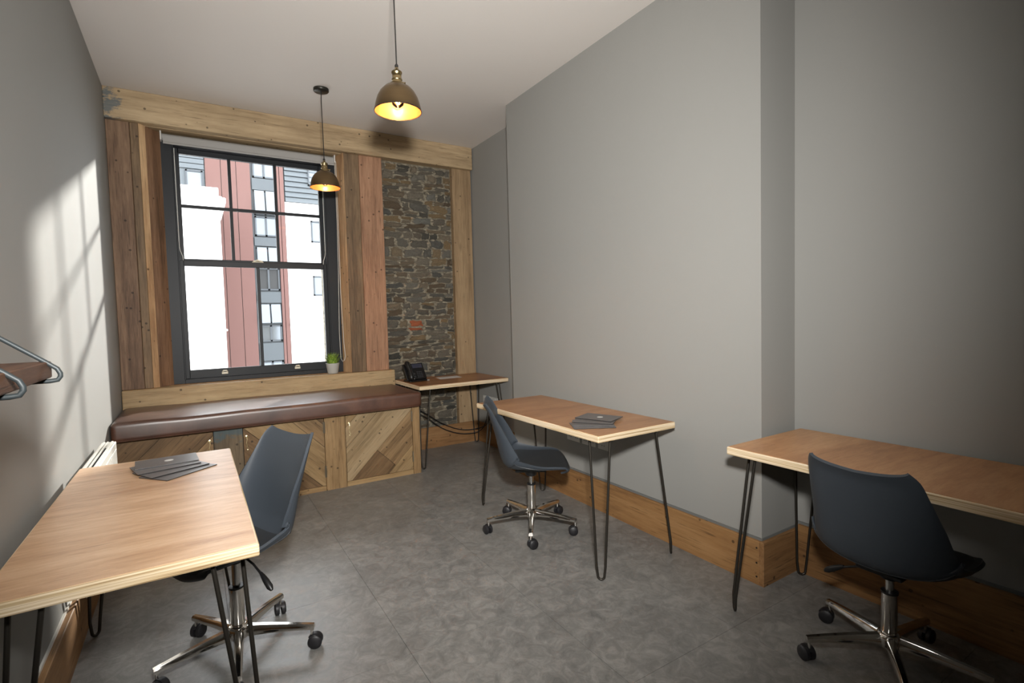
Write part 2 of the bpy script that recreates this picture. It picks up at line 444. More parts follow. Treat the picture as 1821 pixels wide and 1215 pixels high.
# window wall: masonry backing with the window opening, timber and stone in front of it
OX0, OX1, OZ0, OZ1 = .30, 1.70, .845, 2.93
bm = bmesh.new()
for y0_, y1_, a0, a1, b0, b1 in ((4.93, 5.04, .222, 1.748, .845, 2.93), (5.04, 5.16, .33, 1.683, .845, 2.93), (5.16, 5.40, .40, 1.605, .88, 2.885)):
    box(bm, -.15, a0, y0_, y1_, -.1, H+.02); box(bm, a1, XA+.3, y0_, y1_, -.1, H+.02)
    box(bm, a0, a1, y0_, y1_, -.1, b0); box(bm, a0, a1, y0_, y1_, b1, H+.02)
ww = struct('wall_window', bm, M['mortar'], 'window wall of old rubble stone clad in reclaimed timber')
def wpart(name, m, *a, bev=.003, label=None, **k):
    o = obj(name, B(*a, bev=bev, **k), m, ww)
    if label: o['label'] = label
    return o
wpart('beam', M['beam'], 0, 3.055, 4.827, 4.95, 2.906, H, bev=.004, label='pale sawn timber beam with blue paint remains at its left end')
wpart('plank', M['plank_dark'], .001, .145, 4.872, 4.90, .868, 2.906, label='dark weathered brown plank')
wpart('plank', M['plank_grey'], .147, .2005, 4.870, 4.90, .868, 2.906)
wpart('plank', M['plank_grey'], 1.737, 1.874, 4.870, 4.90, .868, 2.906, label='grey brown plank right of window')
wpart('plank', M['plank_red'], 1.876, 2.093, 4.868, 4.90, .868, 2.906, label='reddish brown plank beside stone')
def slab(name, m, pts, z0, z1, label=None):
    """a vertical board whose plan outline is given"""
    bm = bmesh.new()
    lo = [bm.verts.new((x, y, z0)) for x, y in pts]; hi = [bm.verts.new((x, y, z1)) for x, y in pts]
    n = len(pts); bm.faces.new(lo[::-1]); bm.faces.new(hi)
    for i in range(n): bm.faces.new((lo[i], lo[(i+1) % n], hi[(i+1) % n], hi[i]))
    bmesh.ops.bevel(bm, geom=bm.edges[:], offset=.0015, segments=1, affect='EDGES')
    o = obj(name, bm, m, ww)
    if label: o['label'] = label
    return o
slab('plank', M['plank_edge'], [(.2015, 4.871), (.242, 4.905), (.225, 4.93), (.2015, 4.93)], .868, 2.906, 'narrow pale plank edge at left reveal')
slab('plank', M['plank_brown'], [(.243, 4.906), (.335, 5.02), (.31, 5.04), (.24, 4.96), (.226, 4.931)], .868, 2.93, 'brown reveal board at left of window')
slab('plank', M['plank_edge'], [(1.736, 4.871), (1.7365, 4.93), (1.705, 5.04), (1.690, 5.02), (1.728, 4.885)], .868, 2.93, 'pale reveal board right of window')
wpart('soffit_board', M['beam'], .21, 1.74, 4.905, 5.03, 2.902, 2.93, bev=.002)
wpart('post', M['plank_tan'], 2.836, 3.052, 4.868, 4.93, .03, 2.906, label='tan timber post right of stone')
wpart('apron_board', M['apron'], .004, 2.131, 4.812, 4.93, .60, .868, bev=.005, label='pale timber board under window')
wpart('window_board', M['plank_edge'], .30, 1.72, 4.93, 5.05, .845, .868, bev=.002)

# rubble stones: irregular slabs in broken courses, recessed lime joints between
def stone_mesh(seed):
    rr = random.Random(seed); bm = bmesh.new(); nx, nz = 5, 4
    gp = {}
    cut = [rr.uniform(0, .40) for _ in range(4)]
    for i in range(nx):
        for j in range(nz):
            u, w_ = i/(nx-1), j/(nz-1)
            x = u-.5+rr.uniform(-.05, .05); z = w_-.5+rr.uniform(-.12, .12)
            if i == 0: x += cut[j % 4]*.45
            if i == nx-1: x -= cut[(j+2) % 4]*.45
            if j == 0: z += rr.uniform(0, .16)
            if j == nz-1: z -= rr.uniform(0, .16)
            rim = i in (0, nx-1) or j in (0, nz-1)
            y = -(rr.uniform(.25, .6) if rim else rr.uniform(.65, 1.0))
            gp[i, j] = bm.verts.new((x, y, z))
    for i in range(nx-1):
        for j in range(nz-1):
            bm.faces.new((gp[i, j], gp[i+1, j], gp[i+1, j+1], gp[i, j+1]))
    ring = [gp[i, 0] for i in range(nx)]+[gp[nx-1, j] for j in range(1, nz)]+[gp[i, nz-1] for i in range(nx-2, -1, -1)]+[gp[0, j] for j in range(nz-2, 0, -1)]
    back = [bm.verts.new((v_.co.x*1.03, 0, v_.co.z*1.03)) for v_ in ring]
    n = len(ring)
    for i in range(n): bm.faces.new((ring[i], back[i], back[(i+1) % n], ring[(i+1) % n]))
    bmesh.ops.recalc_face_normals(bm, faces=bm.faces)
    me = bpy.data.meshes.new('stone'); bm.to_mesh(me); bm.free(); me.materials.append(M['stone']); return me
SM = [stone_mesh(100+i) for i in range(18)]
brick_me = stone_mesh(500); brick_me.materials.clear(); brick_me.materials.append(M['brick'])
rs = random.Random(31)
z = .235; count = 0
SX0, SX1 = 2.094, 2.834
while z < 2.885 and count < 298:
    h_ = rs.choice([.032, .040, .048, .056, .066, .080, .092]); x = SX0-rs.uniform(0, .05)
    while x < SX1-.012:
        wd = rs.uniform(.09, .28)*(1.0 if h_ < .06 else .8)
        x1 = min(x+wd, SX1) if x+wd < SX1-.03 else SX1
        xa = max(x, SX0)
        if x1-xa > .03:
            hh = h_
            if rs.random() < .18 and h_ > .04:      # two thin slates in one course
                parts_ = [(z, hh*.5), (z+hh*.52, hh*.48)]
            else: parts_ = [(z, hh)]
            for za, hz in parts_:
                isb = abs((xa+x1)/2-2.43) < .10 and abs(za+hz/2-1.28) < .05 and hz > .024
                o = link_mesh('stone', brick_me if isb else rs.choice(SM), ww, ((xa+x1)/2, 4.932, za+hz/2))
                if isb: o.name = 'brick'; o['label'] = 'orange red brick'
                o.scale = ((x1-xa)*.985, rs.uniform(.010, .040), hz*rs.uniform(.86, 1.06)); o.rotation_euler = (0, rs.uniform(-.11, .11), 0)
                count += 1
        x = x1
    z += h_
print('stones', count)

# skirtings
def skirt(name, m, *a, label=None, strip=None):
    o = struct(name, B(*a, bev=.0025), m, label)
    if strip: obj('top_strip', B(*strip), M['grey_strip'], o)
    return o
BH = .218
o = struct('baseboard_left', B(0, .026, YN, 4.15, -.06, .225, bev=.003), M['skirt_y'], 'deep timber skirting along left wall')
obj('top_strip', B(0, .007, YN, 4.15, .225, .236), M['radiator'], o)  # white sealant above the left skirting
bm = B(2.131, XA-.024, 4.842, 4.866, -.02, .245, bev=.0025)
struct('baseboard_window', bm, M['skirt_x'], 'timber skirting under the stone panel')
bm = B(XA-.024, XA, YB+.0, 4.842, -.02, .235, bev=.0025)
o = struct('baseboard_alcove', bm, M['skirt_y'], 'timber skirting along alcove wall')
o = struct('baseboard_breast', B(XB-.024, XB, YC-.0, YB+.024, -.03, BH, bev=.0025), M['skirt_y'], 'timber skirting along chimney breast')
obj('return_board', B(XB-.024, XD-.0, YC-.024, YC, -.03, BH+.002, bev=.0025), M['skirt_x'], o)
obj('return_board', B(XB, XA-.024, YB, YB+.024, -.03, BH, bev=.0025), M['skirt_x'], o)
obj('top_strip', B(XB-.007, XB, YC, YB, BH, BH+.012), M['grey_strip'], o)
obj('top_strip', B(XB-.007, XD, YC-.007, YC, BH, BH+.012), M['grey_strip'], o)
for zz in (.04, .11, .185):
    bm = bmesh.new(); lathe(bm, [(.0045, 0), (.0045, .0015)], (XB-.0262, YC+.012, zz), 10, 'x'); obj('screw', bm, M['steel'], o)
o = struct('baseboard_right', B(XD-.024, XD, YN, YC-.024, -.04, .245, bev=.0025), M['skirt_y'], 'timber skirting along right wall')
obj('top_strip', B(XD-.007, XD, YN, YC-.007, .245, .258), M['grey_strip'], o)

# ------------------------------------------------------------------ sash window
win = bpy.data.objects.new('window_1', None); COL.objects.link(win); win.location = (1.0, 5.05, .868)
tag(win, 'tall black painted sash window, six panes above two', None, kind='structure')
def wobj(name, boxes, m=M['frame'], bev=.003, parent=win):
    bm = bmesh.new()
    for b_ in boxes: box(bm, *b_, bev=bev)
    return obj(name, bm, m, parent, world=(parent is win))
FX0, FX1, FZ0, FZ1 = .315, 1.695, .868, 2.90
wobj('frame', [(FX0, .412, 5.015, 5.16, FZ0, FZ1), (1.585, FX1, 5.015, 5.16, FZ0, FZ1), (.40, 1.60, 5.015, 5.16, 2.815, FZ1), (.40, 1.60, 5.020, 5.20, FZ0, .905)])
wobj('parting_bead', [(.406, .418, 5.008, 5.03, .90, 2.82)]); wobj('parting_bead', [(1.578, 1.592, 5.008, 5.03, .90, 2.82)])
# upper sash (outer track)
UY0, UY1 = 5.085, 5.125
wobj('upper_sash', [(.412, .452, UY0, UY1, 1.87, 2.82), (1.548, 1.588, UY0, UY1, 1.87, 2.82), (.44, 1.56, UY0, UY1, 2.775, 2.82), (.44, 1.56, UY0, UY1, 1.865, 1.91)])
for xx in (.815, 1.178): wobj('glazing_bar', [(xx-.012, xx+.012, UY0+.004, UY1-.004, 1.90, 2.78)])
wobj('glazing_bar', [(.445, 1.555, UY0+.003, UY1-.005, 2.335, 2.360)])
# lower sash (inner track)
LY0, LY1 = 5.040, 5.080
wobj('lower_sash', [(.412, .450, LY0, LY1, .905, 1.89), (1.550, 1.588, LY0, LY1, .905, 1.89), (.44, 1.56, LY0, LY1, 1.845, 1.890), (.44, 1.56, LY0, LY1, .903, .975)])
wobj('glazing_bar', [(.984, 1.010, LY0+.004, LY1-.004, .97, 1.85)])
def pane(x0, x1, y, z0, z1):
    obj('pane', B(x0, x1, y, y+.004, z0, z1), M['glass'], win, world=True)
xs = [.445, .808, 1.171, 1.555]
for a, b_ in zip([.445, .822, 1.186], [.808, 1.171, 1.555]):
    pane(a, b_, 5.10, 1.905, 2.338); pane(a, b_, 5.10, 2.358, 2.78)
pane(.445, .988, 5.058, .97, 1.85); pane(1.006, 1.555, 5.058, .97, 1.85)
for xx in (.70, 1.285):
    bm = bmesh.new(); box(bm, xx-.024, xx+.024, 5.034, 5.041, .926, .944, bev=.002); tube(bm, [(xx-.018, 5.036, .944), (xx-.012, 5.022, .956), (xx+.012, 5.022, .956), (xx+.018, 5.036, .944)], .006, 8)
    obj('sash_lift', bm, M['cream'], win, world=True)
bm = bmesh.new(); box(bm, .955, 1.045, 5.05, 5.085, 1.890, 1.897, bev=.002); tube(bm, [(.965, 5.07, 1.903), (1.0, 5.065, 1.910), (1.04, 5.07, 1.905)], .006, 8); lathe(bm, [(.001, -.01), (.010, -.006), (.012, 0), (.010, .006), (.001, .01)], (1.0, 5.066, 1.912), 12)
obj('sash_fastener', bm, M['cream'], win, world=True, smooth=50)
for s_, xx in ((1, .421), (-1, 1.574)):
    bm = bmesh.new(); tube(bm, [(xx, 5.033, 2.80), (xx, 5.033, 2.0), (xx+.004*s_, 5.033, 1.97), (xx+.02*s_, 5.036, 1.92), (xx+.022*s_, 5.036, 1.89)], .0025, 6)
    obj('sash_cord', bm, M['cord'], win, world=True)
# roller blind
bl = thing('roller_blind', 'pale grey roller blind rolled up at the top of the window', 'blind', (1.0, 4.985, 2.80))
bm = bmesh.new(); lathe(bm, [(.026, -.655), (.026, .672)], (1.0, 4.985, 2.862), 24, 'x'); obj('roller', bm, M['blind'], bl, world=True, smooth=50)
obj('fabric', B(.352, 1.668, 4.957, 4.960, 2.812, 2.866), M['blind'], bl, world=True)
bm = bmesh.new(); tube(bm, [(.352, 4.9585, 2.812), (1.668, 4.9585, 2.812)], .009, 12); obj('bottom_bar', bm, M['blind'], bl, world=True, smooth=50)
for xx in (.338, 1.678): obj('bracket', B(xx-.005, xx+.005, 4.952, 5.02, 2.83, 2.901, bev=.002), M['white_plastic'], bl, world=True)
bm = bmesh.new(); tube(bm, [(1.690, 4.972, 2.85), (1.690, 4.970, 2.3), (1.683, 4.962, 1.6), (1.692, 4.958, 1.15), (1.700, 4.955, 1.02), (1.690, 4.952, .985), (1.672, 4.950, .972), (1.658, 4.955, 1.0), (1.655, 4.962, 1.25), (1.672, 4.972, 1.8), (1.682, 4.982, 2.3), (1.682, 4.985, 2.85)], .0022, 6)
obj('pull_chain', bm, M['cord'], bl, world=True)

# ------------------------------------------------------------------ plant on the window board
pl = thing('potted_plant', 'small tufted green plant in a pale grey pot on the windowsill', 'plant', (1.574, 4.93, .8685))
pl.scale = (1.28, 1.28, 1.12)
bm = bmesh.new(); lathe(bm, [(.034, 0), (.036, .002), (.047, .083), (.048, .086), (.044, .086), (.042, .078), (.04, .07)], seg=28); obj('pot', bm, M['pot'], pl, smooth=50)
bm = bmesh.new(); lathe(bm, [(.001, .076), (.041, .076), (.041, .070)], seg=20); obj('soil', bm, M['soil'], pl)
bm = bmesh.new(); rg = random.Random(5)
for k in range(170):
    a = rg.uniform(0, 2*math.pi); r0 = rg.uniform(0, .034); ln = rg.uniform(.06, .105); out = rg.uniform(.01, .05)*(.4+r0/.034)
    base = Vector((r0*math.cos(a), r0*math.sin(a), .074)); d = Vector((math.cos(a+rg.uniform(-.5, .5)), math.sin(a+rg.uniform(-.5, .5)), 0)); sd = Vector((-d.y, d.x, 0))*.0026
    p0, p1, p2 = base, base+d*out*.35+Vector((0, 0, ln*.6)), base+d*out+Vector((0, 0, ln))
    q = [bm.verts.new(c_) for c_ in (p0-sd, p0+sd, p1+sd*.9, p1-sd*.9, p2)]
    bm.faces.new((q[0], q[1], q[2], q[3])); bm.faces.new((q[3], q[2], q[4]))
o = obj('leaves', bm, M['grass'], pl); o['kind'] = 'stuff'

# ------------------------------------------------------------------ window bench
YF = 4.15
be = thing('storage_bench', 'built-in bench of reclaimed boards with chevron cupboard doors under the window', 'bench', (1.05, YF+.3, fz(4.4)))
FB = fz(4.15)-.004
obj('carcass', B(.006, 2.095, YF+.028, 4.80, FB+.012, .606), M['carcass'], be, world=True)
def bpart(name, m, *a, label=None, parent=be):
    o = obj(name, B(*a, bev=.002), m, parent, world=True)
    if label: o['label'] = label
    return o
bpart('post', M['post_blue'], .571, .752, YF-.004, YF+.024, FB, .606, label='dark board with blue paint remains')
bpart('post', M['post_tan'], 1.318, 1.476, YF-.004, YF+.024, FB, .606)
bpart('post', M['post_tan'], 2.040, 2.105, YF-.006, YF+.024, FB, .606)
obj('side_panel', B(2.083, 2.105, YF+.026, 4.80, FB, .606, bev=.002), M['rail'], be, world=True)
for a, b_ in ((.008, .569), (.754, 1.316), (1.478, 2.038)): bpart('bottom_rail', M['rail'], a, b_, YF, YF+.024, FB, .062)

def clip(poly, nx, nz, c):          # keep nx*x+nz*z <= c
    out = []
    for i in range(len(poly)):
        p0, p1 = poly[i], poly[(i+1) % len(poly)]; d0 = nx*p0[0]+nz*p0[1]-c; d1 = nx*p1[0]+nz*p1[1]-c
        if d0 <= 0: out.append(p0)
        if d0*d1 < 0:
            t = d0/(d0-d1); out.append((p0[0]+(p1[0]-p0[0])*t, p0[1]+(p1[1]-p0[1])*t))
    return out

def door(x0, x1, z0, z1, ang, cuts, mats, hinge, hookx, hookz, cross=None):
    cx, cz = (x0+x1)/2, (z0+z1)/2
    bm = B(x0, x1, YF+.014, YF+.022, z0, z1); bmesh.ops.translate(bm, verts=bm.verts, vec=-Vector(be.location)-Vector((cx-be.location.x, YF-be.location.y, cz-be.location.z)))
    d = obj('door', bm, M['carcass'], be); d.location = Vector((cx, YF, cz))-Vector(be.location)
    a = R(ang); t = (math.cos(a), math.sin(a)); n = (-t[1], t[0])
    e = [-9]+list(cuts)+[9]; gap = .0013
    for i in range(len(e)-1):
        rect = [(x0, z0), (x1, z0), (x1, z1), (x0, z1)]
        po = clip(rect, n[0], n[1], e[i+1]-gap); po = clip(po, -n[0], -n[1], -(e[i]+gap))
        pieces = [po]
        if cross and cross[0] == i:
            pieces = [clip(po, t[0], t[1], cross[1]-gap), clip(po, -t[0], -t[1], -(cross[1]+gap))]
        for k, po in enumerate(pieces):
            if len(po) < 3: continue
            mx = sum(p_[0] for p_ in po)/len(po); mz = sum(p_[1] for p_ in po)/len(po)
            loc = [((p_[0]-mx)*t[0]+(p_[1]-mz)*t[1], (p_[0]-mx)*n[0]+(p_[1]-mz)*n[1]) for p_ in po]
            bm = bmesh.new(); pr = random.Random(i*7+k+int(x0*100)).uniform(-.0012, .0012)
            f0 = [bm.verts.new((u, pr, w_)) for u, w_ in loc]; f1 = [bm.verts.new((u, .014, w_)) for u, w_ in loc]
            m_ = len(loc); bm.faces.new(f0); bm.faces.new(f1[::-1])
            for j in range(m_): bm.faces.new((f0[j], f1[j], f1[(j+1) % m_], f0[(j+1) % m_]))
            mm = mats[i]
            if isinstance(mm, tuple): mm = mm[k]
            o = obj('plank', bm, M[mm], d); o.location = (mx-cx, 0, mz-cz); o.rotation_euler = (0, -a, 0)
    hx = x1+.001 if hinge > 0 else x0-.001
    for hz in (z0+.11, z1-.07):
        bm = bmesh.new(); tube(bm, [(hx-cx, -.007, hz-.045-cz), (hx-cx, -.007, hz+.045-cz)], .0045, 8); box(bm, hx-.008-cx, hx+.008-cx, -.0055, -.003, hz-.045-cz, hz+.045-cz)
        obj('hinge', bm, M['hinge'], d)
    bm = bmesh.new(); hx = hookx-cx; z_ = hookz-cz
    lathe(bm, [(.001, -.006), (.010, -.004), (.010, 0)], (hx, -.004, z_), 12, 'y')
    tube(bm, [(hx, -.008, z_), (hx+.003, -.012, z_-.02), (hx-.002, -.012, z_-.045), (hx+.001, -.012, z_-.075), (hx+.008, -.012, z_-.085)], .0028, 6)
    lathe(bm, [(.001, -.004), (.006, -.003), (.006, 0)], (hx+.004, -.004, z_-.098), 10, 'y')
    obj('hook', bm, M['hook'], d)
    return d
s2 = math.sqrt(2)
door(.010, .567, .066, .596, 45, [-.23/s2-.02, .003, .237, .40], ['d_mid', 'd_mid', 'd_dark', 'd_dark', 'd_mid'], -1, .545, .535)
# plank joints run from the upper left to the lower right on the middle door
door(.756, 1.314, .066, .596, -45, [1.02/s2, 1.355/s2, 1.685/s2, 1.86/s2], ['d_mid', 'd_dark', 'd_tan', 'd_mid', 'd_dark'], 1, .776, .535)
door(1.480, 2.036, .066, .596, 45, [-1.755/s2, -1.45/s2, -1.145/s2, -.98/s2], ['d_tan', ('d_dark', 'd_mid'), 'd_light', 'd_light', 'd_tan'], 1, 1.508, .535, cross=(1, 1.42))

cu = thing('bench_cushion', 'long brown leather bench cushion along the window', 'cushion', (1.05, 4.45, .608))
bm = bmesh.new(); vs = box(bm, .006, 2.108, 4.075, 4.808, .608, .738)
es = [e for e in bm.edges]
bmesh.ops.bevel(bm, geom=es, offset=.034, segments=5, profile=.6, affect='EDGES')
bmesh.ops.subdivide_edges(bm, edges=[e for e in bm.edges if e.calc_length() > .5], cuts=10, use_grid_fill=True)
rc = random.Random(3)
for v_ in bm.verts:
    if v_.co.z > .70: v_.co.z += .003*math.sin(v_.co.x*9)+.0015*math.sin(v_.co.x*23+1)
obj('cover', bm, M['leather'], cu, world=True, smooth='all')
bm = bmesh.new(); pz = .620
tube(bm, [(.03, 4.079, pz), (.6, 4.0785, pz), (1.3, 4.0785, pz), (2.08, 4.079, pz)], .0035, 6); obj('piping', bm, M['leather'], cu, world=True)

# ------------------------------------------------------------------ desks
def hairpin(bm, cx, cy, sx, sy, ztop, zfoot, foot_in=.022, top_in=.075, span=.052):
    """two-rod hairpin leg at corner (cx, cy); sx, sy point outwards"""
    d = Vector((sx, sy, 0)).normalized(); t = Vector((-d.y, d.x, 0))
    top = Vector((cx-sx*top_in, cy-sy*top_in, ztop)); ft = Vector((cx-sx*foot_in, cy-sy*foot_in, zfoot))
    r = .0062; br = .016
    a0 = top+t*span; a1 = top-t*span
    pts = [a0-Vector((0, 0, .004)), a0-Vector((0, 0, .012))]
    c = ft+Vector((0, 0, br+r))
    pts.append(c+t*(br+.006)+Vector((0, 0, .05)))
    for k in range(0, 9):
        an = math.pi*k/8; pts.append(c+t*br*math.cos(an)-Vector((0, 0, br*math.sin(an))))
    pts.append(c-t*(br+.006)+Vector((0, 0, .05))); pts += [a1-Vector((0, 0, .012)), a1-Vector((0, 0, .004))]
    tube(bm, pts, r, 8)
    # mounting plate
    q = [top+t*(span+.02)+d*.02, top+t*(span+.02)-d*.015, top-d*.05, top-t*(span+.02)-d*.015, top-t*(span+.02)+d*.02]
    lo = [bm.verts.new(p_-Vector((0, 0, .004))) for p_ in q]; hi = [bm.verts.new(p_) for p_ in q]
    bm.faces.new(lo); bm.faces.new(hi[::-1])
    for i in range(5): bm.faces.new((lo[i], hi[i], hi[(i+1) % 5], lo[(i+1) % 5]))

def desk(x0, x1, y0, y1, top, face, label, feet=None, th=.036, base_z=0):
    cx, cy = (x0+x1)/2, (y0+y1)/2; base = fz(cy)
    t = thing('hairpin_desk', label, 'desk', (cx, cy, base), 0)
    obj('tabletop', B(x0-cx, x1-cx, y0-cy, y1-cy, top-th-base, top-.0012-base, bev=.0045, seg=2), M['ply_edge'], t)
    i_ = .0055
    obj('top_veneer', B(x0-cx+i_, x1-cx-i_, y0-cy+i_, y1-cy-i_, top-.002-base, top-base), M[face], t)
    for n_, (sx, sy) in enumerate(((-1, -1), (1, -1), (-1, 1), (1, 1))):
        bm = bmesh.new(); X = (x0 if sx < 0 else x1)-cx; Y = (y0 if sy < 0 else y1)-cy
        zf = fz(Y+cy)-base
        hairpin(bm, X, Y, sx, sy, top-th-base, zf+.0005, **((feet or {}).get((sx, sy), {})))
        obj('leg', bm, M['steel'], t, smooth=50)
    return t
desk(.042, .6114, 1.540, 2.8255, .75, 'ply_left', 'desk with pale plywood top at the left wall, in front of the radiator')
desk(2.157, 2.717, 1.902, 3.183, .75, 'ply_mid', 'desk standing against the chimney breast, with grey folders near its front end')
desk(2.476, 3.072, .145, 1.4127, .75, 'ply_right', 'desk at the right edge of the room, beside the chimney breast corner')
desk(2.134, 3.042, 4.19, 4.838, .766, 'ply_far', 'small desk in the far alcove before the stone, with the telephone on it', feet={(1, 1): dict(foot_in=.05), (-1, 1): dict(foot_in=.05)})

# ------------------------------------------------------------------ chairs
def interp(tab, v_):
    n = len(tab)-1; f = v_*n; i = min(int(f), n-1); t = f-i
    p0 = tab[max(i-1, 0)]; p1 = tab[i]; p2 = tab[i+1]; p3 = tab[min(i+2, n)]
    return [.5*((2*b)+(-a+c)*t+(2*a-5*b+4*c-d)*t*t+(-a+3*b-3*c+d)*t**3) for a, b, c, d in zip(p0, p1, p2, p3)]
# y (forward), z, half width, side lift
PROF = [(.228, .398, .125, .000), (.223, .413, .165, .004), (.200, .426, .205, .012), (.140, .426, .232, .026), (.050, .416, .240, .044), (-.040, .410, .240, .074), (-.120, .412, .238, .105),
        (-.175, .445, .230, .120), (-.200, .515, .222, .108), (-.215, .590, .212, .085), (-.232, .660, .200, .060), (-.250, .722, .188, .042), (-.268, .775, .176, .028), (-.290, .810, .154, .018)]
def shell_point(u, v_, off=0.0, k=1.0):
    y, z, hw, lift = interp(PROF, v_)
    e = 1e-3; ya, za, _, _ = interp(PROF, min(v_+e, 1)); yb, zb, _, _ = interp(PROF, max(v_-e, 0))
    ty, tz = ya-yb, za-zb; l = math.hypot(ty, tz); ty /= l; tz /= l
    ny, nz = (tz, -ty)            # towards the sitter: forward and up
    if v_ < .14:
        k_ = v_/.14; ny, nz = ny*k_, nz*k_+(1-k_)
    a = abs(u)
    s_ = lift*(a**2.2)+off
    x = hw*k*math.sin(u*math.pi/2*.92)/math.sin(math.pi/2*.92)
    # the top edge dips in the middle, its two corners stand up
    if v_ < .18: y -= .055*a**3*(1-v_/.18)
    if v_ > .8: z += (v_-.8)/.2*.010*(a**2)-(v_-.8)/.2*.010*(1-a)
    return Vector((x, y+ny*s_, z+nz*s_))
def shell_mesh(name, nu, nv, u1, v0, v1, off, th, m, parent):
    bm = bmesh.new(); F = []; Bk = []
    for j in range(nv+1):
        v_ = v0+(v1-v0)*j/nv; F.append([]); Bk.append([])
        # rounded ends
        ed = 1.0
        for i in range(nu+1):
            u = (-1+2*i/nu)*u1
            vv = v_
            if name == 'seat_pad':
                c = abs(u/u1); vv = v0+(v1-v0)*(.5+(j/nv-.5)*(1-.10*c**3))
            o_ = off
            if name == 'seat_pad': o_ = off*(1-abs(u/u1)**6)*(1-abs(2*j/nv-1)**8)-.003
            F[-1].append(shell_point(u, vv, o_))
    # normals by finite differences -> back side
    def nrm(i, j):
        a = F[min(j+1, nv)][i]-F[max(j-1, 0)][i]; b = F[j][min(i+1, nu)]-F[j][max(i-1, 0)]
        n = b.cross(a).normalized(); return n
    top = [[bm.verts.new(F[j][i]) for i in range(nu+1)] for j in range(nv+1)]
    bot = [[bm.verts.new(F[j][i]-nrm(i, j)*th) for i in range(nu+1)] for j in range(nv+1)]
    for j in range(nv):
        for i in range(nu):
            bm.faces.new((top[j][i], top[j][i+1], top[j+1][i+1], top[j+1][i])); bm.faces.new((bot[j][i], bot[j+1][i], bot[j+1][i+1], bot[j][i+1]))
    for j in range(nv):
        bm.faces.new((top[j][0], top[j+1][0], bot[j+1][0], bot[j][0])); bm.faces.new((top[j][nu], bot[j][nu], bot[j+1][nu], top[j+1][nu]))
    for i in range(nu):
        bm.faces.new((top[0][i], bot[0][i], bot[0][i+1], top[0][i+1])); bm.faces.new((top[nv][i], top[nv][i+1], bot[nv][i+1], bot[nv][i]))
    return obj(name, bm, m, parent, smooth=62)

